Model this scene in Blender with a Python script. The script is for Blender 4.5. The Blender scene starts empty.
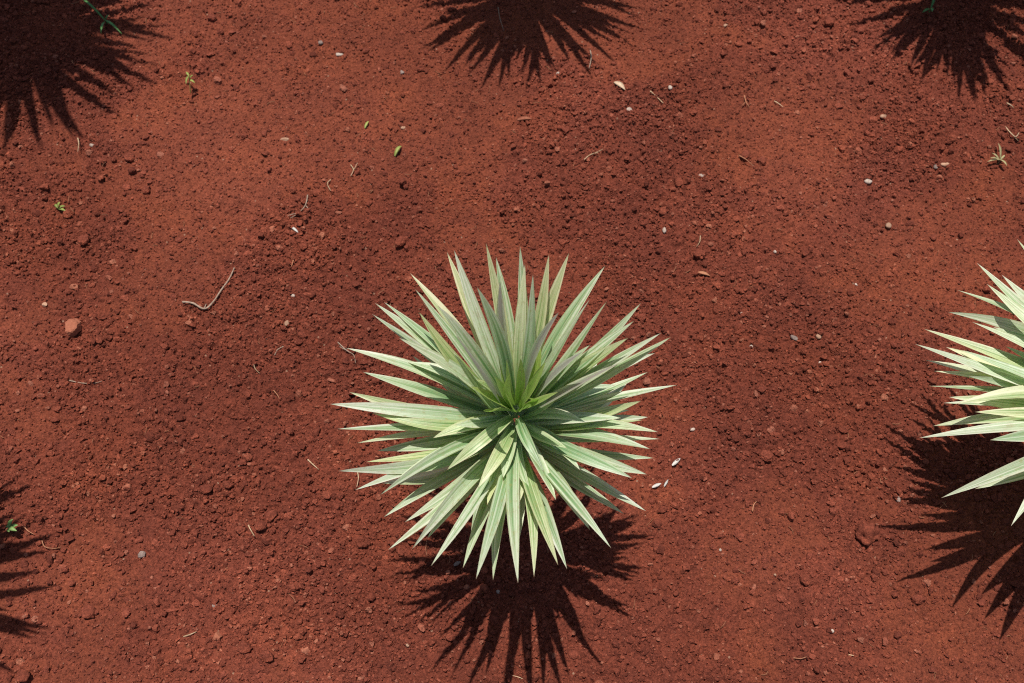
import bpy, math, random
import numpy as np
from mathutils import Vector, Matrix
R = math.radians
S = bpy.context.scene
COL = S.collection
rng = random.Random(11)
nrg = np.random.default_rng(5)

# ------------------------------------------------------------------ camera
H, PITCH, LENS = 1.80, 26.0, 35.0
W, HH = 1024, 683
F = LENS / 36.0 * W
cam_d = bpy.data.cameras.new('camera')
cam_d.lens = LENS; cam_d.sensor_width = 36.0
cam_d.clip_start = 0.05; cam_d.clip_end = 2000
cam_d.dof.use_dof = True; cam_d.dof.focus_distance = 1.60; cam_d.dof.aperture_fstop = 5.6
cam = bpy.data.objects.new('camera', cam_d); COL.objects.link(cam)
cam.location = (0, 0, H); cam.rotation_euler = (R(PITCH), 0, 0)
S.camera = cam
CAMPOS = Vector((0, 0, H)); CAMROT = Matrix.Rotation(R(PITCH), 3, 'X')

def ray(x, y):
    return (CAMROT @ Vector(((x - W / 2) / F, (HH / 2 - y) / F, -1.0))).normalized()

def at(x, y, z=0.0):
    """point of the place at height z that the photograph shows at (x, y)"""
    d = ray(x, y)
    return CAMPOS + d * ((z - H) / d.z)

# ------------------------------------------------------------------ light
SUN_EL = 77.5
sd = bpy.data.lights.new('sun', 'SUN'); sd.energy = 4.9; sd.angle = R(0.53); sd.color = (1.0, 0.955, 0.89)
sun = bpy.data.objects.new('sun', sd); COL.objects.link(sun)
sun.location = (0, 3, 5); sun.rotation_euler = (R(-(90 - SUN_EL)), 0, R(14))
wd = bpy.data.worlds.new('World'); S.world = wd; wd.use_nodes = True
nt = wd.node_tree; nt.nodes.clear()
sky = nt.nodes.new('ShaderNodeTexSky'); sky.sky_type = 'NISHITA'; sky.sun_disc = False
sky.sun_elevation = R(SUN_EL); sky.sun_rotation = R(-14); sky.dust_density = 1.5
bg = nt.nodes.new('ShaderNodeBackground'); bg.inputs['Strength'].default_value = 0.08
wo = nt.nodes.new('ShaderNodeOutputWorld')
nt.links.new(sky.outputs[0], bg.inputs[0]); nt.links.new(bg.outputs[0], wo.inputs[0])
S.view_settings.view_transform = 'Standard'
S.view_settings.look = 'None'; S.view_settings.gamma = 1; S.view_settings.use_curve_mapping = False
S.view_settings.exposure = 0.0
S.render.engine = 'CYCLES'
S.cycles.max_bounces = 9; S.cycles.diffuse_bounces = 6; S.cycles.transmission_bounces = 8
S.cycles.use_denoising = False; S.cycles.filter_width = 1.05

# ------------------------------------------------------------------ noise
def _h(ix, iy, seed):
    n = (ix.astype(np.int64) * 374761393 + iy.astype(np.int64) * 668265263 + seed * 1442695041) & 0xFFFFFFFF
    n = ((n ^ (n >> 13)) * 1274126177) & 0xFFFFFFFF
    n = ((n ^ (n >> 16)) * 2246822519) & 0xFFFFFFFF
    n = n ^ (n >> 15)
    return (n & 0xFFFFFF).astype(np.float64) / 0xFFFFFF

def vn(x, y, seed):
    ix = np.floor(x); iy = np.floor(y); fx = x - ix; fy = y - iy
    fx = fx * fx * fx * (fx * (fx * 6 - 15) + 10); fy = fy * fy * fy * (fy * (fy * 6 - 15) + 10)
    a = _h(ix, iy, seed); b = _h(ix + 1, iy, seed); c = _h(ix, iy + 1, seed); d = _h(ix + 1, iy + 1, seed)
    return (a + (b - a) * fx) * (1 - fy) + (c + (d - c) * fx) * fy

def fbm(x, y, seed, octv=4, gain=.5):
    s = 0; amp = 1; tot = 0
    for k in range(octv):
        ca, sa = math.cos(.6 * k), math.sin(.6 * k)
        s = s + amp * vn(x * ca - y * sa + 17.3 * k, x * sa + y * ca - 9.1 * k, seed + k)
        tot += amp; amp *= gain; x = x * 2.03; y = y * 2.03
    return s / tot

def worley(x, y, seed):
    ix = np.floor(x); iy = np.floor(y)
    best = np.full(x.shape, 9.0); idv = np.zeros(x.shape)
    for dx in (-1, 0, 1):
        for dy in (-1, 0, 1):
            cx = ix + dx; cy = iy + dy
            d = (cx + _h(cx, cy, seed) - x) ** 2 + (cy + _h(cx, cy, seed + 1) - y) ** 2
            m = d < best
            best = np.where(m, d, best); idv = np.where(m, _h(cx, cy, seed + 2), idv)
    return best, idv

def sstep(a, b, x):
    t = np.clip((x - a) / (b - a), 0, 1)
    return t * t * (3 - 2 * t)

def rough_mask(x, y):
    return (.16 + .70 * sstep(.32, .68, fbm(x * 3.1 + 4.2, y * 3.1 + 1.7, 31, 4, .55)))

def height(x, y):
    x = np.asarray(x, float); y = np.asarray(y, float)
    m = rough_mask(x, y)
    z = .030 * (fbm(x * 1.7 + 3, y * 1.7, 1, 2) - .5)
    z = z + (.006 + .008 * m) * (fbm(x * 13, y * 13, 7, 3) - .5)
    wx = x + .007 * (vn(x * 110, y * 110, 50) - .5); wy = y + .007 * (vn(x * 110, y * 110, 51) - .5)
    for cell, amp, lo, kk, sd_ in ((.024, .0095, .10, 1.0, 61), (.0125, .0066, .25, .84, 71), (.0068, .0046, .45, .60, 76)):
        d, i = worley(wx / cell, wy / cell, sd_)
        z = z + amp * (lo + (1 - lo) * m) * np.clip(1 - d * 2.3, 0, 1) ** .45 * np.clip((i - kk + .45) / .55, 0, 1)
    z = z + (.0046 + .0056 * m) * (fbm(x * 130, y * 130, 81, 3, .65) - .5)
    fade = 1 - sstep(2.2, 6, np.hypot(x, y - 1))
    return z * fade

def hz(x, y):
    return float(height(np.array([x]), np.array([y]))[0])

def ground(x, y):
    """ground point seen at a pixel, with the relief"""
    p = at(x, y, 0)
    for _ in range(2):
        p = at(x, y, hz(p.x, p.y))
    return p

# ------------------------------------------------------------------ materials
def new_mat(name):
    m = bpy.data.materials.new(name); m.use_nodes = True
    t = m.node_tree; t.nodes.clear()
    out = t.nodes.new('ShaderNodeOutputMaterial')
    b = t.nodes.new('ShaderNodeBsdfPrincipled')
    t.links.new(b.outputs[0], out.inputs[0])
    return m, t, b, out

def N(t, kind, **kw):
    n = t.nodes.new(kind)
    for k, v in kw.items():
        if k.startswith('i_'):
            n.inputs[k[2:]].default_value = v
        else:
            setattr(n, k, v)
    return n

def noise(t, vec, scale, detail=4, rough=.55):
    n = N(t, 'ShaderNodeTexNoise'); n.inputs['Scale'].default_value = scale
    n.inputs['Detail'].default_value = detail; n.inputs['Roughness'].default_value = rough
    if vec: t.links.new(vec, n.inputs['Vector'])
    return n.outputs['Fac']

def ramp(t, fac, stops):
    n = N(t, 'ShaderNodeValToRGB'); e = n.color_ramp.elements
    while len(e) < len(stops): e.new(.5)
    for k, (p, c) in enumerate(stops):
        e[k].position = p; e[k].color = (*c, 1) if len(c) == 3 else c
    t.links.new(fac, n.inputs[0]); return n.outputs['Color']

def mix(t, fac, a, b, kind='MIX'):
    n = N(t, 'ShaderNodeMix', data_type='RGBA', blend_type=kind)
    for s, v in ((n.inputs[0], fac), (n.inputs[6], a), (n.inputs[7], b)):
        if isinstance(v, (float, int)): s.default_value = v
        elif isinstance(v, tuple): s.default_value = (*v, 1)
        else: t.links.new(v, s)
    return n.outputs[2]

def math_(t, op, a, b=None, c=None, clamp=False):
    n = N(t, 'ShaderNodeMath', operation=op, use_clamp=clamp)
    for k, v in enumerate((a, b, c)):
        if v is None: continue
        if isinstance(v, (float, int)): n.inputs[k].default_value = v
        else: t.links.new(v, n.inputs[k])
    return n.outputs[0]

def soil_colour(t, vec):
    base = ramp(t, noise(t, vec, 5.5, 5, .6), [(.28, (.160, .0408, .0252)), (.5, (.185, .0468, .0274)), (.72, (.216, .0545, .0290))])
    grain = ramp(t, noise(t, vec, 240, 3, .7), [(.28, (.55, .55, .57)), (.5, (1, 1, 1)), (.72, (1.55, 1.53, 1.48))])
    mid = ramp(t, noise(t, vec, 38, 3, .6), [(.33, (.88, .88, .90)), (.66, (1.10, 1.09, 1.08))])
    c = mix(t, 1.0, base, grain, 'MULTIPLY')
    c = mix(t, 1.0, c, mid, 'MULTIPLY')
    broad = ramp(t, noise(t, vec, 1.9, 3, .5), [(.36, (.92, .91, .91)), (.50, (1.03, 1.03, 1.03)), (.64, (1.17, 1.19, 1.22))])
    return mix(t, 1.0, c, broad, 'MULTIPLY')

def make_soil(name, tinted):
    m, t, b, out = new_mat(name)
    g = N(t, 'ShaderNodeTexCoord')
    vec = g.outputs['Object']
    c = soil_colour(t, vec)
    if tinted:
        a = N(t, 'ShaderNodeAttribute', attribute_name='tint')
        c = mix(t, 1.0, c, ramp(t, a.outputs['Fac'], [(0, (.72, .72, .74)), (.5, (1.12, 1.13, 1.13)), (.85, (1.50, 1.55, 1.50)), (1, (1.8, 2.5, 2.6))]), 'MULTIPLY')
    else:
        ad = N(t, 'ShaderNodeAttribute', attribute_name='dust')
        c = mix(t, math_(t, 'MULTIPLY', ad.outputs['Fac'], .45), c, mix(t, 1.0, c, (1.20, 1.26, 1.06), 'MULTIPLY'))
        # pale mineral specks lying in the soil
        v = N(t, 'ShaderNodeTexVoronoi'); v.inputs['Scale'].default_value = 85
        t.links.new(vec, v.inputs['Vector'])
        sep = N(t, 'ShaderNodeSeparateColor'); t.links.new(v.outputs['Color'], sep.inputs[0])
        f1 = math_(t, 'LESS_THAN', v.outputs['Distance'], .17)
        f2 = math_(t, 'GREATER_THAN', sep.outputs[0], .965)
        c = mix(t, math_(t, 'MULTIPLY', f1, f2), c, (.36, .20, .13))
    t.links.new(c, b.inputs['Base Color'])
    b.inputs['Roughness'].default_value = .95
    b.inputs['Specular IOR Level'].default_value = .12
    bp = N(t, 'ShaderNodeBump'); bp.inputs['Strength'].default_value = 1.0; bp.inputs['Distance'].default_value = .004
    t.links.new(noise(t, vec, 420, 3, .7), bp.inputs['Height']); t.links.new(bp.outputs[0], b.inputs['Normal'])
    return m

M_SOIL = make_soil('red_soil', False)
M_CRUMB = make_soil('red_soil_lump', True)

def make_plain(name, col, col2, rough=.8, scale=300, spec=.3):
    m, t, b, out = new_mat(name)
    g = N(t, 'ShaderNodeTexCoord')
    oi = N(t, 'ShaderNodeObjectInfo')
    c = ramp(t, noise(t, g.outputs['Object'], scale, 4, .65), [(.3, col), (.7, col2)])
    rv = ramp(t, oi.outputs['Random'], [(0, (.8, .8, .8)), (1, (1.15, 1.15, 1.15))])
    t.links.new(mix(t, 1.0, c, rv, 'MULTIPLY'), b.inputs['Base Color'])
    b.inputs['Roughness'].default_value = rough; b.inputs['Specular IOR Level'].default_value = spec
    bp = N(t, 'ShaderNodeBump'); bp.inputs['Strength'].default_value = .5; bp.inputs['Distance'].default_value = .001
    t.links.new(noise(t, g.outputs['Object'], scale * 2), bp.inputs['Height']); t.links.new(bp.outputs[0], b.inputs['Normal'])
    return m

M = {
    'white': make_plain('white_stone', (.30, .20, .15), (.58, .49, .41)),
    'grey': make_plain('grey_stone', (.17, .11, .09), (.33, .25, .21)),
    'tan': make_plain('tan_stone', (.34, .18, .11), (.48, .29, .19)),
    'orange': make_plain('orange_clay', (.25, .075, .040), (.38, .135, .075), .9, 160),
    'straw': make_plain('dry_straw', (.38, .24, .13), (.56, .40, .25), .7, 120),
    'straw_red': make_plain('soil_stained_straw', (.30, .11, .055), (.42, .19, .10), .8, 120),
    'root': make_plain('dry_root', (.25, .16, .11), (.46, .34, .25), .8, 150),
    'dry_leaf': make_plain('dry_leaf', (.44, .29, .18), (.62, .47, .33), .6, 140),
    'pale_leaf': make_plain('bleached_leaf', (.42, .38, .34), (.60, .56, .50), .6, 140),
    'weed': make_plain('green_weed', (.12, .24, .05), (.26, .36, .13), .45, 90),
    'weed_pale': make_plain('yellow_green_weed', (.20, .24, .05), (.34, .36, .10), .5, 90),
    'weed_dry': make_plain('dry_weed', (.26, .22, .10), (.40, .33, .17), .7, 90),
    'grass': make_plain('green_grass', (.06, .17, .045), (.13, .30, .08), .4, 90),
    'bark': make_plain('yucca_bark', (.13, .085, .055), (.24, .17, .11), .9, 70),
}

def make_leaf_mat(name, young=False, mauve=False):
    m, t, b, out = new_mat(name)
    uv = N(t, 'ShaderNodeUVMap', uv_map='UVMap')
    sp = N(t, 'ShaderNodeSeparateXYZ'); t.links.new(uv.outputs[0], sp.inputs[0])
    U, V = sp.outputs[0], sp.outputs[1]
    oi = N(t, 'ShaderNodeObjectInfo'); rnd = oi.outputs['Random']
    # streaks that run the length of the leaf
    cx = N(t, 'ShaderNodeCombineXYZ')
    t.links.new(math_(t, 'MULTIPLY', U, 7.0), cx.inputs[0])
    t.links.new(math_(t, 'MULTIPLY', V, .9), cx.inputs[1])
    t.links.new(math_(t, 'MULTIPLY', rnd, 53.0), cx.inputs[2])
    streak = noise(t, cx.outputs[0], 1.0, 4, .62)
    cx2 = N(t, 'ShaderNodeCombineXYZ')
    t.links.new(math_(t, 'MULTIPLY', U, 30.0), cx2.inputs[0])
    t.links.new(math_(t, 'MULTIPLY', V, 1.6), cx2.inputs[1])
    t.links.new(math_(t, 'MULTIPLY', rnd, 91.0), cx2.inputs[2])
    fine = noise(t, cx2.outputs[0], 1.0, 3, .6)
    cx3 = N(t, 'ShaderNodeCombineXYZ')
    t.links.new(math_(t, 'MULTIPLY', U, 5.0), cx3.inputs[0])
    t.links.new(math_(t, 'MULTIPLY', V, 26.0), cx3.inputs[1])
    t.links.new(math_(t, 'MULTIPLY', rnd, 37.0), cx3.inputs[2])
    blot = noise(t, cx3.outputs[0], 1.0, 5, .65)
    # more cream towards the margin and the tip, greener at the base and middle
    edge = math_(t, 'ABSOLUTE', math_(t, 'SUBTRACT', U, .5))
    k = math_(t, 'ADD', math_(t, 'MULTIPLY', edge, .34), math_(t, 'MULTIPLY_ADD', V, .34, -.10))
    k = math_(t, 'ADD', k, math_(t, 'MULTIPLY_ADD', rnd, .16, -.20))
    k = math_(t, 'ADD', k, math_(t, 'MULTIPLY_ADD', streak, 1.55, -.33))
    k = math_(t, 'ADD', k, math_(t, 'MULTIPLY_ADD', fine, .34, -.17))
    if young:
        stops = [(.15, (.28, .46, .10)), (.5, (.46, .62, .17)), (.85, (.62, .70, .28))]
    else:
        stops = [(.16, (.150, .305, .110)), (.36, (.345, .500, .240)), (.56, (.610, .705, .460)), (.80, (.85, .875, .68))]
    c = ramp(t, k, stops)
    tone = ramp(t, math_(t, 'FRACT', math_(t, 'MULTIPLY', rnd, 7.31)), [(0, (.90, .95, .98)), (.4, (1, 1, 1)), (.62, (1.08, 1.0, .76)), (.8, (1, 1, .98)), (1, (.93, .95, 1.04))])
    c = mix(t, 1.0, c, tone, 'MULTIPLY')
    c = mix(t, ramp(t, blot, [(.56, (0, 0, 0)), (.70, (.6, .6, .6))]), c, (.42, .40, .13))
    if mauve:
        c = mix(t, ramp(t, edge, [(.16, (.75, .75, .75)), (.40, (.15, .15, .15))]), c, (.46, .39, .40))  # mauve centre: purple tinge of old leaf skin plus sky glare painted in
    dust = noise(t, cx3.outputs[0], .55, 6, .75)
    c = mix(t, ramp(t, dust, [(.52, (0, 0, 0)), (.72, (.42, .42, .42))]), c, (.36, .22, .13))
    # thin cream to rust margin, brown needle tip, whitish base
    rim = math_(t, 'MULTIPLY', math_(t, 'SUBTRACT', edge, .43, clamp=True), 12.0, clamp=True)
    c = mix(t, math_(t, 'MULTIPLY', rim, .6), c, (.52, .40, .22))
    tip = math_(t, 'MULTIPLY', math_(t, 'SUBTRACT', V, .968, clamp=True), 26.0, clamp=True)
    c = mix(t, tip, c, (.26, .12, .07))
    t.links.new(c, b.inputs['Base Color'])
    b.inputs['Roughness'].default_value = .36
    b.inputs['Specular IOR Level'].default_value = .5
    bp = N(t, 'ShaderNodeBump'); bp.inputs['Strength'].default_value = .25; bp.inputs['Distance'].default_value = .0012
    t.links.new(fine, bp.inputs['Height']); t.links.new(bp.outputs[0], b.inputs['Normal'])
    tr = N(t, 'ShaderNodeBsdfTranslucent')
    t.links.new(mix(t, 1.0, c, (.80, 1.0, .48), 'MULTIPLY'), tr.inputs['Color'])
    ms = N(t, 'ShaderNodeMixShader'); ms.inputs[0].default_value = .38
    t.links.new(b.outputs[0], ms.inputs[1]); t.links.new(tr.outputs[0], ms.inputs[2])
    t.links.new(ms.outputs[0], out.inputs[0])
    return m
M_LEAF = make_leaf_mat('variegated_leaf')
M_YOUNG = make_leaf_mat('young_leaf', True)
M_MAUVE = make_leaf_mat('mauve_tinge_and_glare_leaf', False, True)

# ------------------------------------------------------------------ mesh helpers
def mesh_np(name, co, faces, nper, mat, smooth=False):
    me = bpy.data.meshes.new(name)
    nv, nf = len(co), len(faces)
    me.vertices.add(nv); me.vertices.foreach_set('co', np.ascontiguousarray(co, dtype=np.float32).ravel())
    me.loops.add(nf * nper); me.loops.foreach_set('vertex_index', np.ascontiguousarray(faces, dtype=np.int32).ravel())
    me.polygons.add(nf)
    me.polygons.foreach_set('loop_start', np.arange(0, nf * nper, nper, dtype=np.int32))
    me.polygons.foreach_set('use_smooth', np.full(nf, smooth, dtype=bool))
    me.update(calc_edges=True)
    me.materials.append(mat)
    return me

def link(name, me, parent=None):
    o = bpy.data.objects.new(name, me); COL.objects.link(o)
    if parent: o.parent = parent
    return o

def mesh(name, co, faces, mat, smooth=True, uv=None):
    me = bpy.data.meshes.new(name); me.from_pydata([tuple(c) for c in co], [], faces); me.update()
    for p in me.polygons: p.use_smooth = smooth
    if uv is not None:
        l = me.uv_layers.new(name='UVMap')
        for lp in me.loops: l.data[lp.index].uv = uv[lp.vertex_index]
    me.materials.append(mat)
    return me

def tag(o, label=None, cat=None, group=None, kind=None):
    if label: o['label'] = label
    if cat: o['category'] = cat
    if group: o['group'] = group
    if kind: o['kind'] = kind
    return o

def empty(name, loc):
    o = bpy.data.objects.new(name, None); COL.objects.link(o); o.location = loc; o.empty_display_size = .05
    return o

def ico(sub):
    import bmesh
    bm = bmesh.new(); bmesh.ops.create_icosphere(bm, subdivisions=sub, radius=1)
    bm.verts.ensure_lookup_table()
    v = np.array([x.co[:] for x in bm.verts]); f = np.array([[y.index for y in x.verts] for x in bm.faces])
    bm.free(); return v, f
ICO = {k: ico(k) for k in (1, 2, 3, 4)}

# ------------------------------------------------------------------ ground sheet
def axis(a, b, step, far, ratio=1.13):
    core = list(np.arange(a, b + step * .5, step))
    up, s, x = [], step, core[-1]
    while x < far: s *= ratio; x += s; up.append(x)
    dn, s, x = [], step, core[0]
    while x > -far: s *= ratio; x -= s; dn.append(x)
    return np.array(dn[::-1] + core + up)
gx = axis(-1.42, 1.42, .0021, 400); gy = axis(.10, 1.98, .0021, 400)
GX, GY = np.meshgrid(gx, gy)
GZ = height(GX, GY)
nx, ny = len(gx), len(gy)
ii = (np.arange(ny - 1)[:, None] * nx + np.arange(nx - 1)[None, :]).ravel()
fc = np.stack([ii, ii + 1, ii + 1 + nx, ii + nx], 1)
g = link('soil', mesh_np('soil', np.stack([GX.ravel(), GY.ravel(), GZ.ravel()], 1), fc, 4, M_SOIL, True))
at_ = g.data.attributes.new('dust', 'FLOAT', 'POINT')
at_.data.foreach_set('value', (1 - sstep(.36, .60, rough_mask(GX, GY))).ravel().astype(np.float32))
tag(g, 'bare red laterite soil, crumbly and raked, under all the plants', 'soil', kind='structure')
del GX, GY, GZ, ii, fc

# ------------------------------------------------------------------ soil crumbs (uncountable)
def crumbs(name, n, rlo, rhi, power, sub, label, seed, thr):
    r_ = np.random.default_rng(seed)
    x = r_.uniform(-1.45, 1.45, n * 3); y = r_.uniform(.08, 2.0, n * 3)
    keep = r_.random(n * 3) < np.maximum(rough_mask(x, y) * .9 * (.35 + 1.3 * fbm(x * 9, y * 9, 91, 3) ** 2), thr)
    x, y = x[keep][:n], y[keep][:n]; n = len(x)
    u = r_.random(n)
    r = rlo * (1 - u * (1 - (rlo / rhi) ** power)) ** (-1 / power)
    v, f = ICO[sub]; k = len(v)
    P = np.repeat(v[None], n, 0)
    for _ in range(6):                             # broken faces, so that no crumb is a ball
        nn = r_.normal(size=(n, 3)); nn /= np.linalg.norm(nn, axis=1)[:, None]
        dd = np.einsum('nkj,nj->nk', P, nn) - r_.uniform(.45, .85, n)[:, None]
        P = P - np.maximum(dd, 0)[..., None] * nn[:, None, :]
    P = P * (1 + r_.uniform(-.24, .24, (n, k, 1)) * (1.0 if sub < 3 else .35))
    sc = np.stack([r * r_.uniform(.75, 1.3, n), r * r_.uniform(.75, 1.3, n), r * r_.uniform(.5, .9, n)], 1)
    P = P * sc[:, None, :]
    a = r_.uniform(0, 6.283, n); ca, sa = np.cos(a)[:, None], np.sin(a)[:, None]
    X = P[..., 0] * ca - P[..., 1] * sa; Y = P[..., 0] * sa + P[..., 1] * ca
    tl = r_.uniform(-.6, .6, n)[:, None]
    Z = P[..., 2] * np.cos(tl) + Y * np.sin(tl); Y = Y * np.cos(tl) - P[..., 2] * np.sin(tl)
    z0 = height(x, y) + r * r_.uniform(.10, .55, n)
    co = np.stack([X + x[:, None], Y + y[:, None], Z + z0[:, None]], 2).reshape(-1, 3)
    faces = (f[None] + (np.arange(n) * k)[:, None, None]).reshape(-1, 3)
    me = mesh_np(name, co, faces, 3, M_CRUMB, False)
    at_ = me.attributes.new('tint', 'FLOAT', 'POINT')
    at_.data.foreach_set('value', np.repeat(np.clip(r_.normal(.5, .25, n) + (r_.random(n) < .016) * .5, 0, 1), k).astype(np.float32))
    o = link(name, me); tag(o, label, 'soil crumbs', kind='stuff')
    return o
crumbs('soil_grit', 150000, .0014, .0040, 2.0, 1, 'fine red soil grit scattered over the whole bare ground', 101, .30)
crumbs('soil_crumbs', 30000, .0026, .0085, 2.7, 2, 'small angular red soil crumbs strewn across the bare ground', 102, .10)
crumbs('soil_clods', 420, .0062, .0105, 2.8, 3, 'larger loose red soil clods strewn across the bare ground', 103, .08)

def fibres(n, seed):
    r_ = np.random.default_rng(seed); co, faces = [], []
    xs, ys = r_.uniform(-1.4, 1.4, n), r_.uniform(.1, 1.95, n); zs = height(xs, ys)
    for x, y, z in zip(xs, ys, zs):
        L = r_.uniform(.006, .02); a = r_.uniform(0, 6.28); w = r_.uniform(.0004, .0009); bend = r_.uniform(-.5, .5); tl = r_.uniform(-.1, .35)
        b = len(co); q = np.array([x, y, z + .002]); 
        for i in range(4):
            d = np.array([math.cos(a), math.sin(a), tl * (1 - i * .5)]); s_ = np.array([-d[1], d[0], 0])
            for sx, sz in ((-1, -.6), (1, -.6), (0, .9)): co.append(q + s_ * w * sx + np.array([0, 0, w * sz]))
            q = q + d * L / 3; a += bend
        for i in range(3):
            for k in range(3):
                a0, b0 = b + i * 3 + k, b + i * 3 + (k + 1) % 3; faces.append((a0, b0, b0 + 3, a0 + 3))
    o = link('straw_fibres', mesh_np('straw_fibres', np.array(co), np.array(faces), 4, M['straw_red'], False))
    tag(o, 'fine dry plant fibres scattered thinly over the red soil', 'plant fibres', kind='stuff')
fibres(420, 77)

# ------------------------------------------------------------------ yucca plants
def leaf_mesh(P0, P1, P2, width, roll, fold, seed, mat, n=15, kink=0):
    r_ = random.Random(seed)
    co, uv, faces = [], [], []
    wob = r_.uniform(-.007, .007) if r_.random() < .86 else r_.choice((-1, 1)) * r_.uniform(.010, .018); ph = r_.uniform(0, 6)
    prevS = None
    for i in range(n + 1):
        t = i / n
        p = P0 * (1 - t) ** 2 + P1 * (2 * t * (1 - t)) + P2 * t * t
        T = ((P1 - P0) * (2 * (1 - t)) + (P2 - P1) * (2 * t)).normalized()
        rad = Vector((P2.x - P0.x, P2.y - P0.y, 0))
        if rad.length < 1e-4: rad = Vector((1, 0, 0))
        Sd = Vector((rad.y, -rad.x, 0)).normalized()
        Sd = (Sd - T * Sd.dot(T)).normalized()
        Nn = Sd.cross(T).normalized()
        if Nn.z < 0 and prevS is None and T.z < .98: Nn = -Nn
        q = Matrix.Rotation(roll * (.35 + .65 * t), 3, T)
        Sd = q @ Sd; Nn = q @ Nn
        prevS = Sd
        p = p + Sd * (wob * math.sin(math.pi * t) * 1.6)
        up = min(t / .42, 1)
        f = (.50 + .50 * math.sin(math.pi / 2 * up)) * (1 - max(0, (t - .48) / .52) ** 1.85)
        w = width * .5 * max(f, .012)
        fo = fold * (1 - .55 * t)
        for k, s in enumerate((-1, -.5, 0, .5, 1)):
            co.append(p + Sd * (w * s * math.cos(fo)) + Nn * (w * abs(s) ** 1.25 * math.sin(fo)))
            uv.append(((s + 1) / 2, t))
    for i in range(n):
        for k in range(4):
            a = i * 5 + k; faces.append((a, a + 1, a + 6, a + 5))
    return mesh('leaf', co, faces, mat, True, uv)

def stem_mesh(h, r):
    co, faces = [], []; ns, nr = 16, int(10 + h * 60)
    for i in range(nr + 1):
        t = i / nr
        for k in range(ns):
            a = 6.2832 * k / ns
            rr = r * (1.25 - .35 * min(1, t * 3)) * (1 + .10 * (i % 2)) * (1 + .06 * math.sin(a * 3 + i))
            co.append((rr * math.cos(a), rr * math.sin(a), -.03 + (h + .03) * t))
    for i in range(nr):
        for k in range(ns):
            a, b_ = i * ns + k, i * ns + (k + 1) % ns
            faces.append((a, b_, b_ + ns, a + ns))
    co.append((0, 0, h + r * .6)); c = len(co) - 1
    for k in range(ns): faces.append((nr * ns + k, nr * ns + (k + 1) % ns, c))
    return mesh('stem', co, faces, M['bark'], True)

def add_leaf(root, base, tip, seed, width=None, sag=None, roll=None, mat=None, fold=None):
    """base, tip: local points. sag > 0 lifts the middle (arching leaf)"""
    r_ = random.Random(seed)
    L = (tip - base).length
    width = width or r_.uniform(.0195, .0268)
    sag = r_.uniform(.0, .085) if sag is None else sag
    roll = R(r_.uniform(-24, 24) if r_.random() < .85 else r_.choice((-1, 1)) * r_.uniform(28, 50)) if roll is None else R(roll)
    fold = R(r_.uniform(12, 26)) if fold is None else R(fold)
    mid = (base + tip) * .5 + Vector((0, 0, sag * L * 2))
    d = tip - base; hd = Vector((d.x, d.y, 0))
    if hd.length > 1e-4:
        mid -= hd.normalized() * (sag * L * .5 * d.z / max(L, 1e-4))
    link('leaf', leaf_mesh(base, mid, tip, width, roll, fold, seed, mat or M_LEAF), root)

def solve_tip(x, y, root, zb, L, near):
    B = Vector((root.x, root.y, root.z + zb)); d = ray(x, y)
    oc = CAMPOS - B; b_ = oc.dot(d); c = oc.length_squared - L * L
    disc = b_ * b_ - c
    s = -b_ if disc <= 0 else (-b_ - math.sqrt(disc) if near else -b_ + math.sqrt(disc))
    p = CAMPOS + d * s
    zmin = root.z + .012
    if p.z < zmin: p = at(x, y, zmin)
    return p - root

def plant(base_px, tips, fillers, young, seed, label, crown, wide=1.0):
    p = at(*base_px, 0); p.z = hz(p.x, p.y)
    root = empty('yucca_plant', p)
    tag(root, label, 'yucca plant', 'yucca plants set out in rows')
    link('stem', stem_mesh(crown - .05, .017), root)
    r_ = random.Random(seed)
    for i, tp in enumerate(tips):
        x, y, mode = tp[:3]; kw = tp[3] if len(tp) > 3 else {}
        kw = dict(kw); L = kw.pop('L', {'h': .268, 'n': .258, 'f': .262, 'z': .3}[mode]); zt = kw.pop('z', None) ; 
        zb = crown + kw.pop('zb', {'h': .022, 'n': -.004, 'f': -.05, 'z': -.022}[mode]) + r_.uniform(-.012, .012)
        tip = solve_tip(x, y, p, zb, L, mode != 'f') if zt is None else at(x, y, p.z + zt) - p
        az = math.atan2(tip.y, tip.x)
        base = Vector((.009 * math.cos(az), .009 * math.sin(az), zb))
        kw.setdefault('width', wide * r_.uniform(.0160, .0224))
        add_leaf(root, base, tip, seed * 1000 + i, **kw)
    for i in range(fillers):
        az = i * 2.39996 + r_.uniform(-.2, .2); el = R(r_.uniform(-14, 24)); L = r_.uniform(.15, .215)
        zb = crown - .06 + .07 * max(0, math.sin(el))
        base = Vector((.014 * math.cos(az), .014 * math.sin(az), zb))
        tip = base + Vector((math.cos(az) * math.cos(el), math.sin(az) * math.cos(el), math.sin(el))) * L
        add_leaf(root, base, tip, seed * 1000 + 500 + i)
    for i in range(young):
        az = i * 2.39996 + 1; el = R(62 + 26 * i / young); L = .07 + .014 * (i % 3) + .05 * (1 - i / young)
        base = Vector((.006 * math.cos(az), .006 * math.sin(az), crown + .045))
        tip = base + Vector((math.cos(az) * math.cos(el), math.sin(az) * math.cos(el), math.sin(el))) * L
        add_leaf(root, base, tip, seed * 1000 + 800 + i, width=r_.uniform(.013, .019), mat=M_YOUNG, sag=.02, fold=32)
    return root

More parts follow.
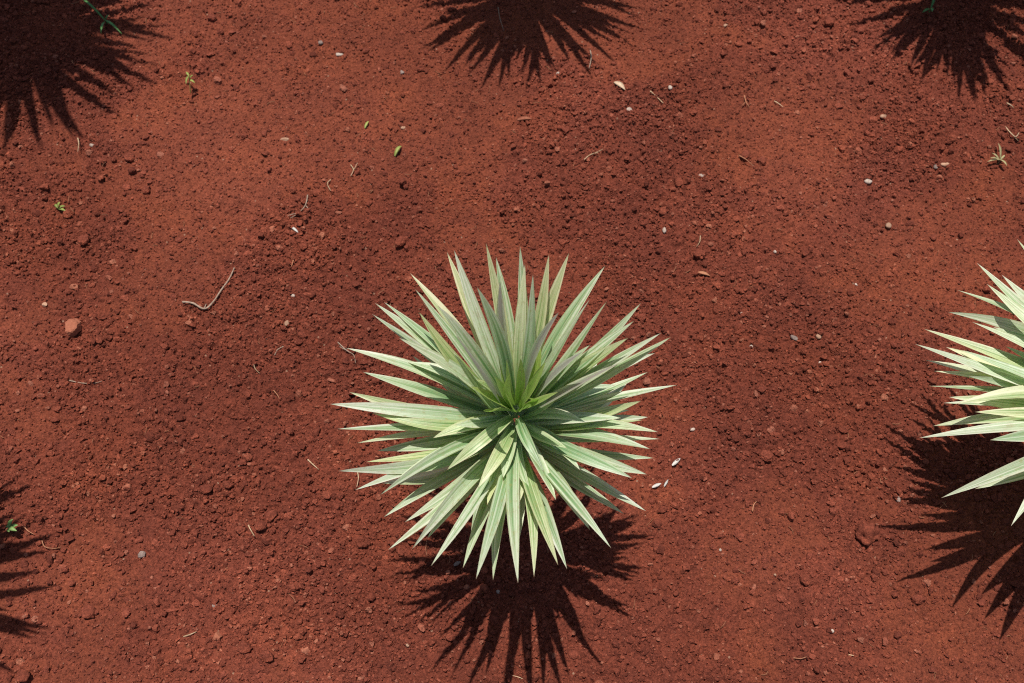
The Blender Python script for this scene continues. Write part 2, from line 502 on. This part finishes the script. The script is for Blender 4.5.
A = dict
main_tips = [
    (454, 250, 'h'), (447, 252, 'n'), (486, 243, 'h'), (496, 257, 'n'), (500, 281, 'h', A(mat=M_MAUVE, L=0.257)), (477, 287, 'h', A(L=0.243)),
    (410, 273, 'n'), (415, 289, 'n'), (419, 312, 'n', A(L=0.243)), (438, 306, 'h', A(L=0.261, sag=.10)), (384, 302, 'n'), (375, 303, 'n'),
    (372, 314, 'f'), (346, 348, 'z', A(z=0.490, zb=0.000)), (363, 372, 'z', A(z=0.480, zb=-0.010)), (407, 362, 'z', A(z=0.479, sag=.16, zb=.01)), (330, 404, 'z', A(z=0.480, zb=0.000)),
    (456, 336, 'h', A(mat=M_MAUVE, L=0.234)), (436, 367, 'z', A(z=0.470, sag=.20, zb=.015)),
    (520, 246, 'h', A(L=0.263)), (525, 264, 'n', A(L=0.248)), (533, 274, 'h', A(L=0.252)), (549, 254, 'h'), (569, 253, 'h'), (605, 266, 'n'), (607, 301, 'n'),
    (590, 299, 'h', A(L=0.248)), (641, 303, 'n'), (634, 321, 'n'), (661, 333, 'n', A(L=0.270)), (671, 337, 'n', A(L=0.275)), (655, 353, 'z', A(z=0.480, zb=0.000)),
    (677, 385, 'z', A(z=0.460, zb=-0.010)),
    (615, 385, 'z', A(z=0.462, sag=.13, zb=.01)), (641, 401, 'z', A(z=0.470, zb=-0.020)), (582, 352, 'h', A(mat=M_MAUVE, L=0.225)), (620, 363, 'h', A(mat=M_MAUVE, L=0.239)),
    (559, 312, 'h', A(mat=M_MAUVE, L=0.248)),
    (337, 429, 'z', A(z=0.470, zb=-0.030)), (357, 443, 'z', A(z=0.450, zb=-0.050)), (338, 471, 'z', A(z=0.450, zb=-0.050)), (377, 451, 'z', A(z=0.394, sag=.10)),
    (355, 490, 'z', A(z=0.440, zb=-0.060)), (380, 495, 'z', A(z=0.460, zb=-0.020)), (384, 517, 'z', A(z=0.380, zb=-0.090)),
    (388, 550, 'z', A(z=0.455, zb=-0.080)), (412, 549, 'z', A(z=0.485, zb=-0.060)), (427, 539, 'z', A(z=0.395, zb=-0.110)), (431, 566, 'z', A(z=0.485, zb=-0.060)),
    (463, 568, 'z', A(z=0.415, zb=-0.100)), (476, 579, 'z', A(z=0.505, zb=-0.050)), (493, 580, 'z', A(z=0.435, zb=-0.090)),
    (447, 470, 'z', A(z=0.453, sag=.20, zb=.015)), (433, 438, 'z', A(z=0.453, sag=.15, zb=.01)), (400, 409, 'z', A(z=0.410)),
    (518, 583, 'z', A(z=0.495, zb=-0.050)), (534, 577, 'z', A(z=0.465, zb=-0.080)), (567, 569, 'z', A(z=0.415, zb=-0.100)), (558, 565, 'z', A(z=0.495, zb=-0.050)), (611, 548, 'z', A(z=0.455, zb=-0.060, sag=.09)),
    (624, 514, 'z', A(z=0.330, zb=-0.110)), (646, 511, 'z', A(z=0.390, zb=-0.070)),
    (632, 478, 'z', A(z=0.450, zb=-0.020, sag=.10)), (654, 458, 'z', A(z=0.400, zb=-0.080)), (650, 449, 'z', A(z=0.440, zb=-0.040)), (660, 439, 'z', A(z=0.420, zb=-0.060)),
    (658, 432, 'z', A(z=0.460, zb=-0.030)), (630, 410, 'z', A(z=0.436, sag=.08)),
    (621, 418, 'z', A(z=0.460, zb=-0.010)), (585, 422, 'z', A(z=0.487, sag=.16, zb=.015)), (544, 472, 'z', A(z=0.479, sag=.26, zb=.02)),
    (503, 478, 'z', A(z=.44, zb=.0)), (530, 492, 'z', A(z=.43, zb=-.01)), (468, 452, 'z', A(z=.455, zb=.005)), (515, 512, 'z', A(z=.41, zb=-.03)), (567, 448, 'z', A(z=.46, zb=.0)),
    (487, 505, 'z', A(z=.42, zb=-.025)), (556, 500, 'z', A(z=.42, zb=-.02)), (455, 425, 'z', A(z=.48, zb=.01)), (478, 488, 'z', A(z=.455, zb=.005, sag=.12)), (580, 470, 'z', A(z=.44, zb=-.01)),
    (470, 380, 'z', A(z=.53, zb=.015, sag=.1)), (563, 392, 'z', A(z=.53, zb=.015, sag=.1)), (590, 345, 'n', A(L=.21)), (452, 350, 'n', A(L=.2)),
    (349, 392, 'z', A(z=.45, zb=-.03)), (372, 413, 'z', A(z=.46, zb=-.01)), (366, 462, 'z', A(z=.43, zb=-.05)), (398, 478, 'z', A(z=.44, zb=-.03)), (405, 522, 'z', A(z=.41, zb=-.05)),
    (643, 420, 'z', A(z=.44, zb=-.03)), (648, 372, 'z', A(z=.46, zb=-.01)), (590, 530, 'z', A(z=.43, zb=-.06)), (399, 338, 'n', A(L=.24)), (628, 338, 'n', A(L=.25)),
]
main = plant((515, 503), main_tips, 9, 12, 3, 'whole pale green spiky yucca plant in the middle of the bare red soil', .415)
right_tips = [
    (1017, 239, 'n'), (977, 263, 'n'), (957, 290, 'n'), (987, 284, 'h'), (924, 329, 'n'), (915, 344, 'n'), (925, 360, 'f'), (946, 347, 'h'),
    (993, 327, 'h', A(L=0.234)), (1005, 346, 'h', A(L=0.216)), (928, 386, 'z', A(z=0.256)), (949, 397, 'z', A(z=0.296)), (943, 403, 'z', A(z=0.248)), (933, 426, 'z', A(z=0.240)),
    (919, 438, 'z', A(z=0.296)), (941, 498, 'z', A(z=0.304)), (975, 489, 'z', A(z=0.256)), (1011, 526, 'z', A(z=0.304)), (1040, 550, 'z', A(z=0.264)), (1070, 560, 'z', A(z=0.312)), (1105, 565, 'z', A(z=0.264)),
    (1140, 555, 'z', A(z=0.304)), (1180, 540, 'z', A(z=0.264)), (1215, 510, 'z', A(z=0.264)), (1240, 470, 'n'), (1250, 430, 'n'), (1250, 390, 'n'), (1240, 350, 'n'), (1220, 310, 'n'),
    (934, 371, 'n'), (956, 404, 'z', A(z=.32)), (948, 312, 'n'), (962, 350, 'h', A(L=.25)), (1000, 292, 'h', A(L=.25)), (972, 322, 'h', A(L=.25)), (985, 352, 'h', A(L=.22)), (968, 376, 'z', A(z=.31)), (975, 412, 'z', A(z=.33)), (990, 440, 'z', A(z=.36)), (1002, 275, 'n'), (1012, 320, 'h', A(L=.22)),
    (1190, 280, 'h'), (1150, 255, 'h'), (1120, 245, 'h'), (1090, 240, 'h'), (1060, 240, 'h'), (1040, 240, 'n'), (1120, 270, 'h'), (1060, 280, 'h'), (1160, 330, 'h'),
]
right = plant((1040, 482), right_tips, 14, 12, 4, 'pale green spiky yucca plant cut off by the right edge of the photo', .33, 1.34)

def copy_plant(src, x, y, rot, sc, lift, label):
    r = src.copy(); COL.objects.link(r)
    r.location = (x, y, hz(x, y)); r.rotation_euler = (0, 0, R(rot)); r.scale = (sc, sc, sc)
    r['label'] = label
    for ch in list(src.children):
        c = ch.copy(); COL.objects.link(c); c.parent = r
        if c.name.startswith('stem'):
            c.scale = (1, 1, (.38 + lift) / .38)
        else:
            c.location = (0, 0, lift)
    return r
copy_plant(main, .0, 1.94, 70, 1.18, .02, 'yucca plant beyond the top edge, casting the spiky shadow at top middle')
copy_plant(main, -1.21, 1.87, 160, 1.38, .22, 'yucca plant beyond the top left corner, casting the spiky corner shadow')
copy_plant(main, 1.04, 1.90, 250, 1.25, .02, 'yucca plant beyond the top right corner, casting the spiky shadow there')
copy_plant(main, -1.13, .49, 205, 1.12, .05, 'yucca plant beyond the left edge, casting thin shadow tips on the soil')

# ------------------------------------------------------------------ small things lying on the soil
def stone(name, x, y, rpx, mat, label, cat, flat=.7, asp=1.0, rot=0, sink=.25, rough=.18, angular=False, group=None):
    rpx = rpx * (.78 if cat == 'pebble' else 1)
    p = ground(x, y); r = rpx / F * (p - CAMPOS).length
    seed = int(x * 13 + y * 7)
    r_ = np.random.default_rng(seed)
    v, f = ICO[4 if rpx > 4.2 else 3]
    q = v.copy()
    if not angular:
        for _ in range(5):
            n = r_.normal(size=3); n /= np.linalg.norm(n); d = r_.uniform(.55, .9)
            q = q - np.outer(np.maximum(q @ n - d, 0), n)
    if angular:                                    # clip the ball by a few random planes: a broken fragment
        for _ in range(11):
            n = r_.normal(size=3); n /= np.linalg.norm(n); d = r_.uniform(.55, .8)
            dd = q @ n; q = q - np.outer(np.maximum(dd - d, 0), n)
    lump = np.zeros(len(v))
    for _ in range(7):
        n = r_.normal(size=3); n /= np.linalg.norm(n)
        lump += np.exp(-(1 - v @ n) * 7) * r_.uniform(-1, 1) * 1.5
    if mat is M_CRUMB:
        for _ in range(60):
            n = r_.normal(size=3); n /= np.linalg.norm(n)
            lump += np.exp(-(1 - v @ n) * 40) * r_.uniform(-.7, 1.0)
        q = q * np.clip(1 + .03 * (vn(q[:, 0] * 9 + 5, q[:, 1] * 9 + q[:, 2] * 7, seed) - .5), 0, 2)[:, None]
    q = q * (1 + rough * lump[:, None] + r_.uniform(-.05, .05, (len(v), 1)))
    q = q * np.array([r * asp, r / math.sqrt(asp), r * flat])
    a = R(rot); c, s = math.cos(a), math.sin(a)
    q = np.stack([q[:, 0] * c - q[:, 1] * s, q[:, 0] * s + q[:, 1] * c, q[:, 2]], 1)
    me = mesh_np(name, q, f, 3, mat, not angular)
    if mat is M_CRUMB:
        t_ = me.attributes.new('tint', 'FLOAT', 'POINT'); t_.data.foreach_set('value', np.full(len(q), .62, dtype=np.float32))
    o = link(name, me); o.location = (p.x, p.y, p.z + r * flat * (1 - 2 * sink))
    return tag(o, label, cat, group)

def tube(name, pts, r, mat, parent=None, taper=.45, ns=6, seed=0):
    r_ = random.Random(seed); co, faces = [], []
    P = []
    for i in range(len(pts) - 1):                  # Catmull-Rom through the points
        a = pts[max(i - 1, 0)]; b = pts[i]; c = pts[i + 1]; d = pts[min(i + 2, len(pts) - 1)]
        for k in range(5):
            t = k / 5
            P.append(.5 * ((2 * b) + (c - a) * t + (2 * a - 5 * b + 4 * c - d) * t * t + (3 * b - a - 3 * c + d) * t ** 3))
    P.append(pts[-1].copy())
    n = len(P)
    for i, p in enumerate(P):
        T = (P[min(i + 1, n - 1)] - P[max(i - 1, 0)]).normalized()
        U = T.cross(Vector((.01, .02, 1))); U = U.normalized() if U.length > 1e-6 else Vector((1, 0, 0))
        V_ = T.cross(U)
        rr = r * (1 - (1 - taper) * i / (n - 1)) * r_.uniform(.85, 1.15)
        for k in range(ns):
            a = 6.2832 * k / ns
            co.append(p + U * (rr * math.cos(a)) + V_ * (rr * math.sin(a)))
    for i in range(n - 1):
        for k in range(ns):
            a, b = i * ns + k, i * ns + (k + 1) % ns
            faces.append((a, b, b + ns, a + ns))
    faces.append(tuple(range(ns))[::-1]); faces.append(tuple((n - 1) * ns + k for k in range(ns)))
    return link(name, mesh(name, co, faces, mat, True), parent)

def straw(name, pix, wpx, mat, label, cat, lift=1.0, branches=(), taper=.45):
    pts = []
    for i, (x, y) in enumerate(pix):
        p = ground(x, y); p.z += (.0016 + .002 * (i % 2)) * lift + wpx / F * .8
        pts.append(p)
    o0 = pts[0].copy(); r = wpx / F * 1.8 * .38
    o = tube(name, [p - o0 for p in pts], r, mat, seed=int(pix[0][0]), taper=taper); o.location = o0
    for b in branches:
        bp = [ground(x, y) + Vector((0, 0, .003 * lift + .001)) - o0 for x, y in b]
        tube('branch', bp, r * .7, mat, o, seed=int(b[0][0]))
    return tag(o, label, cat)

def blade(parent, name, base, tip, width, mat, lift=.2, uvless=True):
    d = tip - base; L = d.length; side = Vector((-d.y, d.x, 0))
    side = side.normalized() if side.length > 1e-6 else Vector((1, 0, 0))
    co, faces = [], []; n = 7
    for i in range(n + 1):
        t = i / n; p = base + d * t + Vector((0, 0, lift * L * 4 * t * (1 - t)))
        w = width * .5 * max(math.sin(math.pi * (.12 + .88 * t)) ** .8 if t < 1 else 0, .04)
        for s in (-1, 0, 1): co.append(p + side * (w * s) + Vector((0, 0, abs(s) * w * .35)))
        co.append(p - Vector((0, 0, .0006)))
    for i in range(n):
        a = i * 4
        for k in range(2): faces.append((a + k, a + k + 1, a + k + 5, a + k + 4))
        faces.append((a + 2, a + 3, a + 7, a + 6)); faces.append((a + 3, a, a + 4, a + 7))
    return link(name, mesh(name, co, faces, mat, True), parent)

def scrap(name, x0, y0, x1, y1, wpx, mat, label, cat, lift=.12):
    a = ground(x0, y0); b = ground(x1, y1)
    o0 = a.copy(); a.z += .003; b.z += .004
    o = blade(None, name, a - o0, b - o0, wpx / F * 1.85, mat, lift); o.location = o0
    return tag(o, label, cat)

def sprout(name, x, y, mat, leaves, label, cat, hgt=.02, wpx=3, stem_to=None):
    """leaves: pixel tips of the little leaves around (x, y)"""
    p = ground(x, y); root = empty(name, p); tag(root, label, cat)
    top = (at(*stem_to, p.z + hgt) if stem_to else p + Vector((0, 0, hgt))) - p
    tube('stem', [Vector((0, 0, -.004)), top * .5 + Vector((.001, 0, .001)), top], .0013, mat, root)
    for i, (lx, ly) in enumerate(leaves):
        tip = at(lx, ly, p.z + hgt + .004 * (i % 3)) - p
        blade(root, 'leaf', top * (.75 + .25 * ((i + 1) % 2)), tip, wpx / F * 1.8, mat, .15)
    return root

CL = M_CRUMB
stones = [
    # name, x, y, r, material, label, category, options
    ('brick_fragment', 76, 331, 9, M['orange'], 'square orange brick fragment, the largest loose piece at far left', 'brick', A(angular=True, flat=.85, rough=.05, sink=.1)),
    ('soil_clod', 866, 535, 10, CL, 'big lumpy red clod beside the shadow of the right yucca', 'clod', A(rough=.3, sink=.12)),
    ('soil_clod', 767, 458, 6.5, CL, 'angular red clod midway between the two visible yucca plants', 'clod', A(angular=True, sink=.15)),
    ('soil_clod', 805, 580, 5.2, CL, 'lone rounded red clod below the midpoint between the two yuccas', 'clod', A(sink=.12)),
    ('soil_clod', 657, 549, 4.5, CL, 'small dark clod just right of the middle plant shadow', 'clod', A(sink=.05)),
    ('soil_clod', 918, 601, 5, CL, 'dark red clod under the lower shadow tips at right', 'clod', A(sink=.05, rough=.3)),
    ('soil_clod', 400, 243, 5.5, CL, 'round red clod above the left leaves of the middle plant', 'clod', A(sink=.08)),
    ('soil_clod', 91, 613, 6.5, CL, 'rounded red clod near the bottom left corner', 'clod', A(sink=.08)),
    ('soil_clod', 228, 486, 5, CL, 'reddish clod above the loose heap of crumbs at lower left', 'clod', A(sink=.1)),
    ('soil_clod', 85, 242, 5, CL, 'dark clod below the small weed at upper left', 'clod', A(sink=.02)),
    ('soil_clod', 131, 159, 4.5, CL, 'dark clod closest below the top left shadow', 'clod', A(sink=.02)),
    ('soil_clod', 148, 191, 4.3, CL, 'second dark clod below the top left shadow', 'clod', A(sink=.05)),
    ('soil_clod', 914, 67, 5, CL, 'round clod touching the tips of the top right shadow', 'clod', A(sink=.05)),
    ('soil_clod', 827, 24, 5, CL, 'dark clod left of the top right shadow', 'clod', A(sink=.02, rough=.3)),
    ('soil_clod', 699, 256, 5.5, CL, 'dark lumpy clod above and right of the middle plant', 'clod', A(sink=.0, rough=.3)),
    ('soil_clod', 218, 637, 4.5, M['orange'], 'bright orange clay clod near the bottom at left', 'clod', A(sink=.2)),
    ('soil_clod', 267, 657, 5.5, CL, 'right one of two clods close to the bottom edge at left', 'clod', A(sink=.15)),
    ('soil_clod', 245, 648, 5.5, CL, 'left one of two clods close to the bottom edge at left', 'clod', A(sink=.2)),
    ('soil_clod', 25, 677, 6, CL, 'clod cut by the bottom edge in the left corner', 'clod', A(sink=.15)),
    ('soil_clod', 241, 531, 5, CL, 'left clod of the loose heap with a straw at lower left', 'clod', A(sink=.1)),
    ('soil_clod', 262, 527, 5.5, CL, 'middle clod of the loose heap with a straw at lower left', 'clod', A(sink=.1)),
    ('soil_clod', 272, 517, 5.5, CL, 'upper right clod of the loose heap with a straw at lower left', 'clod', A(sink=.1)),
    ('soil_clod', 535, 622, 4.5, CL, 'left of two small clods inside the middle plant shadow', 'clod', A(sink=.1)),
    ('soil_clod', 544, 624, 3.5, CL, 'right of two small clods inside the middle plant shadow', 'clod', A(sink=.1)),
    ('soil_clod', 745, 158, 5, CL, 'dark lump in the rubble patch at upper right', 'clod', A(sink=.1, rough=.3)),
    ('soil_clod', 762, 162, 4, CL, 'smaller dark lump at the right of the upper right rubble patch', 'clod', A(sink=.1, rough=.3)),
    ('pebble', 92, 146, 3.2, M['white'], 'bright white pebble below the top left shadow', 'pebble', {}),
    ('pebble', 103, 68, 2.0, M['white'], 'white pebble lying inside the top left shadow', 'pebble', {}),
    ('pebble', 321, 43, 3.2, M['grey'], 'grey pebble left of the top middle shadow', 'pebble', {}),
    ('pebble', 339, 55, 3.2, M['white'], 'flat white pebble just below a grey one left of top middle shadow', 'pebble', A(asp=1.5, flat=.5)),
    ('pebble', 402, 73, 3.2, M['grey'], 'round grey pebble closest left of the top middle shadow', 'pebble', {}),
    ('pebble', 285, 140, 3.5, M['tan'], 'oval tan pebble at upper left centre', 'pebble', A(asp=1.5, flat=.6)),
    ('pebble', 558, 74, 2.6, M['white'], 'white pebble at the tips of the top middle shadow', 'pebble', {}),
    ('pebble', 629, 110, 3.2, M['white'], 'white pebble below the tan dry leaf at top', 'pebble', A(asp=1.3)),
    ('pebble', 670, 88, 2.8, M['white'], 'whitish pebble right of the slanted straw at top', 'pebble', {}),
    ('pebble', 702, 176, 2.8, M['white'], 'white flat pebble below the upper right rubble patch', 'pebble', A(asp=1.5, flat=.5)),
    ('pebble', 725, 26, 2.6, M['tan'], 'pale tan pebble near the top edge right of centre', 'pebble', {}),
    ('pebble', 883, 117, 3.4, M['tan'], 'round pale pebble below the top right shadow', 'pebble', {}),
    ('pebble', 868, 182, 4, M['white'], 'cream pebble at upper right, left of the tan and orange pair', 'pebble', A(asp=1.2)),
    ('pebble', 945, 165, 3.5, M['tan'], 'tan pebble beside the dry sprig at upper right', 'pebble', A(asp=1.4)),
    ('pebble', 935, 167, 3.2, M['grey'], 'grey pebble touching the tan one at upper right', 'pebble', {}),
    ('pebble', 939, 178, 3.6, M['orange'], 'orange pebble below the grey and tan ones at upper right', 'pebble', {}),
    ('pebble', 888, 226, 3.8, M['tan'], 'pale tan pebble above the leaf tips of the right yucca', 'pebble', {}),
    ('pebble', 664, 231, 3.6, M['white'], 'cream pebble above right of the middle plant', 'pebble', A(asp=.75)),
    ('pebble', 775, 252, 2.0, M['white'], 'tiny white pebble right of the dark lumpy clod', 'pebble', {}),
    ('pebble', 856, 285, 2.0, M['white'], 'tiny bright pebble left of the right yucca top leaves', 'pebble', {}),
    ('pebble', 794, 338, 3.8, M['grey'], 'pale grey pebble between the two visible yucca plants', 'pebble', A(asp=1.3, rot=-40)),
    ('pebble', 818, 337, 3.2, M['tan'], 'pinkish tan pebble just right of a pale grey one', 'pebble', {}),
    ('pebble', 751, 347, 2.4, M['white'], 'small white pebble right of the middle plant, below its tips', 'pebble', {}),
    ('pebble', 820, 363, 2.0, M['white'], 'tiny white pebble below the pinkish tan pebble', 'pebble', {}),
    ('pebble', 741, 313, 2.2, M['white'], 'small pale pebble right of the upper right leaves of middle plant', 'pebble', {}),
    ('pebble', 898, 500, 3.6, M['grey'], 'pale grey pebble at a shadow tip of the right yucca', 'pebble', A(asp=.7)),
    ('pebble', 720, 550, 2.0, M['white'], 'tiny white pebble right of the middle plant shadow', 'pebble', {}),
    ('pebble', 775, 575, 1.8, M['tan'], 'tiny tan pebble left of the lone rounded clod', 'pebble', {}),
    ('pebble', 832, 631, 2.2, M['white'], 'small white pebble near the bottom at right', 'pebble', {}),
    ('pebble', 293, 296, 2.6, M['white'], 'small white pebble right of the curved root', 'pebble', {}),
    ('pebble', 287, 324, 3.8, M['tan'], 'cream tan pebble above the curved straw left of the plant', 'pebble', A(asp=.8)),
    ('pebble', 142, 555, 4.8, M['grey'], 'large pale grey pebble at lower left', 'pebble', A(asp=1.2)),
    ('pebble', 215, 606, 3.6, M['grey'], 'grey pebble above the orange clay clod', 'pebble', {}),
    ('pebble', 74, 287, 4.5, M['orange'], 'flat reddish chip above the orange brick fragment', 'pebble', A(asp=1.5, flat=.4)),
    ('pebble', 45, 305, 3, M['tan'], 'pinkish pebble left above the brick fragment', 'pebble', {}),
    ('pebble', 408, 644, 3.4, M['tan'], 'tan pebble left of the middle plant shadow near the bottom', 'pebble', A(asp=.75)),
    ('pebble', 498, 592, 2.6, M['grey'], 'grey pebble inside the middle plant shadow', 'pebble', {}),
    ('pebble', 348, 130, 3.4, M['orange'], 'orange chip at upper centre left, beside the pale green scrap', 'pebble', {}),
    ('pebble', 403, 128, 3.0, M['tan'], 'pinkish tan chip above the torn green leaf scrap', 'pebble', {}),
    ('pebble', 692, 430, 2.6, M['white'], 'pale flat pebble above the white petal, right of middle plant', 'pebble', A(asp=1.6, rot=20)),
]
for s in stones:
    stone(s[0], s[1], s[2], s[3], s[4], s[5], s[6], **s[7])

ST, SR, RT = M['straw'], M['straw_red'], M['root']
straw('dry_root', [(183, 303), (194, 305), (205, 310), (214, 304), (222, 291), (230, 281), (235, 269)], 3.4, RT, 'long bent dry root lying on the soil left of the plant', 'root', 1.5, [[(205, 310), (207, 305)]], .6)
straw('dry_twig', [(308, 196), (306, 207), (299, 214), (291, 220)], 2.2, RT, 'forked grey twig above the white chip, upper left of plant', 'twig', 1.5, [[(306, 207), (311, 212)], [(299, 214), (288, 217)]])
straw('dry_twig', [(70, 381), (82, 384), (94, 384), (103, 382)], 2.0, RT, 'thin bowed twig below the orange brick fragment', 'twig')
straw('dry_twig', [(1004, 128), (1013, 139), (1018, 134)], 2.0, ST, 'angled straw twig by the right edge near the top', 'twig', 2, [[(1013, 139), (1017, 143)]])
straw('dry_twig', [(338, 343), (347, 352), (354, 356), (356, 365)], 1.7, RT, 'hooked thin twig at the left leaf tips of the middle plant', 'twig', 2, [[(347, 352), (340, 348)]])
straw('straw', [(79, 140), (81, 147), (79, 154)], 2.4, ST, 'short upright straw beside the bright white pebble at upper left', 'straw', 3)
straw('straw', [(351, 166), (354, 172), (351, 177), (358, 165)], 1.5, ST, 'loop of fine straw at upper left centre', 'straw', 2)
straw('straw', [(331, 181), (328, 186), (331, 192)], 2.0, ST, 'curled pale straw left of the loop of fine straw', 'straw', 2)
straw('straw', [(650, 92), (656, 98), (663, 104)], 2.2, ST, 'slanted golden straw right of the tan dry leaf at top', 'straw', 1)
straw('straw', [(590, 52), (591, 60), (589, 70)], 2.6, RT, 'upright tan straw at right of the top middle shadow', 'straw', 2)
straw('straw', [(584, 161), (590, 157), (598, 154)], 2.0, ST, 'short forked straw above the middle plant', 'straw', 2, [[(590, 157), (603, 151)]])
straw('straw', [(744, 97), (745, 104), (749, 109)], 2.4, SR, 'rust red straw above the upper right rubble patch', 'straw', 2, [[(745, 104), (741, 108)]])
straw('straw', [(738, 157), (745, 163), (752, 167)], 2.0, SR, 'rust straw lying across the upper right rubble patch', 'straw', 3)
straw('straw', [(1006, 104), (1010, 107), (1013, 109)], 2.5, ST, 'short straw by the right edge below the top right shadow', 'straw', 1)
straw('straw', [(774, 102), (778, 105), (783, 108)], 2.0, ST, 'short pale straw left below the dark clod at upper right', 'straw', 1)
straw('straw', [(294, 260), (292, 268)], 2.4, SR, 'short rust straw between the white chip and the small white pebble', 'straw', 1)
straw('straw', [(284, 347), (278, 351), (275, 356)], 2.2, RT, 'curved pale straw below the cream tan pebble', 'straw', 1)
straw('straw', [(254, 365), (256, 370), (260, 374)], 1.8, ST, 'thin straw at left, above the smooth orange soil', 'straw', 1)
straw('straw', [(274, 391), (278, 396), (280, 400)], 1.8, SR, 'thin rust straw left of the longest left leaves', 'straw', 1)
straw('straw', [(184, 637), (191, 635), (197, 632)], 2.2, ST, 'pale straw left of the orange clay clod', 'straw', 1)
straw('straw', [(250, 527), (253, 532), (256, 538)], 2.4, ST, 'yellow straw stuck in the loose heap of clods at lower left', 'straw', 6)
straw('straw', [(308, 460), (313, 465), (319, 470)], 2.2, ST, 'pale straw left of the lower left leaves of the middle plant', 'straw', 1)
straw('straw', [(358, 473), (359, 480), (357, 488)], 1.8, ST, 'golden straw standing under the left leaf tips', 'straw', 2)
straw('straw', [(43, 541), (47, 548), (56, 549), (63, 548)], 1.7, SR, 'bent rust straw right of the green weed at left edge', 'straw', 2)
straw('straw', [(25, 527), (30, 532), (35, 535)], 1.9, SR, 'short rust straw touching the green weed at left edge', 'straw', 2)
straw('straw', [(505, 675), (517, 677), (529, 682)], 1.5, ST, 'thin pale straw at the bottom edge in the plant shadow', 'straw', 1)
straw('straw', [(752, 512), (753, 506), (756, 502)], 2.4, SR, 'rust straw below the angular clod between the yuccas', 'straw', 1)
straw('straw', [(793, 658), (800, 659), (806, 657)], 1.7, SR, 'thin rust straw near the bottom, below the lone rounded clod', 'straw', 1)
straw('straw', [(848, 655), (853, 656)], 1.8, ST, 'short pale straw near the bottom at right', 'straw', 1)
straw('straw', [(700, 237), (699, 244), (696, 248)], 2.0, ST, 'pale straw just above the dark lumpy clod', 'straw', 2)
straw('straw', [(427, 541), (426, 549), (427, 556)], 1.4, SR, 'thin straw under the lower left leaf tips', 'straw', 1)
straw('straw', [(498, 8), (500, 20), (504, 32)], 1.3, RT, 'fine straw inside the top middle shadow', 'straw', 1)

DL, PL = M['dry_leaf'], M['pale_leaf']
scrap('dry_leaf', 614, 83, 625, 91, 7, DL, 'folded tan dry leaf right of the top middle shadow', 'dry leaf')
scrap('dry_leaf', 517, 121, 532, 120, 5, M['orange'], 'orange dry leaf below the top middle shadow', 'dry leaf')
scrap('dry_leaf', 698, 273, 710, 277, 4, SR, 'rust dry leaf below the dark lumpy clod', 'dry leaf')
scrap('white_petal', 672, 466, 680, 459, 3.8, PL, 'white oval petal right of the middle plant, highest of three scraps', 'petal', .05)
scrap('white_petal', 652, 488, 661, 484, 3.4, PL, 'white petal at lower left of three scraps beside the plant', 'petal', .05)
scrap('white_petal', 664, 487, 668, 480, 2.4, PL, 'grey white petal between two brighter ones right of the plant', 'petal', .05)
scrap('wood_chip', 292, 228, 299, 234, 3, PL, 'white wood chip under the forked grey twig', 'wood chip')
scrap('leaf_scrap', 395, 157, 402, 147, 4.6, M['weed_pale'], 'torn green leaf scrap at upper centre', 'leaf scrap', .25)
scrap('leaf_scrap', 365, 129, 369, 122, 3.2, M['weed_pale'], 'thin pale green scrap left above the torn green scrap', 'leaf scrap')
scrap('leaf_scrap', 454, 566, 461, 562, 4, M['grey'], 'grey scrap under the lower left leaves of the middle plant', 'leaf scrap')

sprout('seedling', 13, 530, M['weed'], [(8, 525), (18, 525), (13, 519), (9, 532), (17, 531)], 'bright green seedling in the shadow at the left edge', 'seedling', .018, 4.5)
sprout('seedling', 190, 93, M['weed_pale'], [(186, 72), (193, 75), (186, 84), (195, 83)], 'yellow green seedling right of the top left shadow', 'seedling', .035, 3, (189, 76))
sprout('seedling', 60, 211, M['weed_pale'], [(55, 204), (65, 206), (60, 202), (66, 211)], 'small dull green seedling at left above the dark clod', 'seedling', .012, 3.5)
sprout('dry_sprig', 997, 164, M['weed_dry'], [(987, 162), (992, 153), (998, 143), (1005, 155), (1007, 166), (990, 158), (1001, 160)], 'pale dry sprig with thin leaflets near the right edge', 'sprig', .016, 2.6)
sprout('grass_tuft', 107, 24, M['grass'], [(122, 34), (101, 34), (109, 15), (116, 28), (78, -3)], 'green grass tuft growing in the top left shadow', 'grass tuft', .012, 3.4)
sprout('grass_shoot', 928, 14, M['grass'], [(935, -8), (922, 13), (932, 12)], 'green shoot at the top edge in the top right shadow', 'grass shoot', .02, 4)
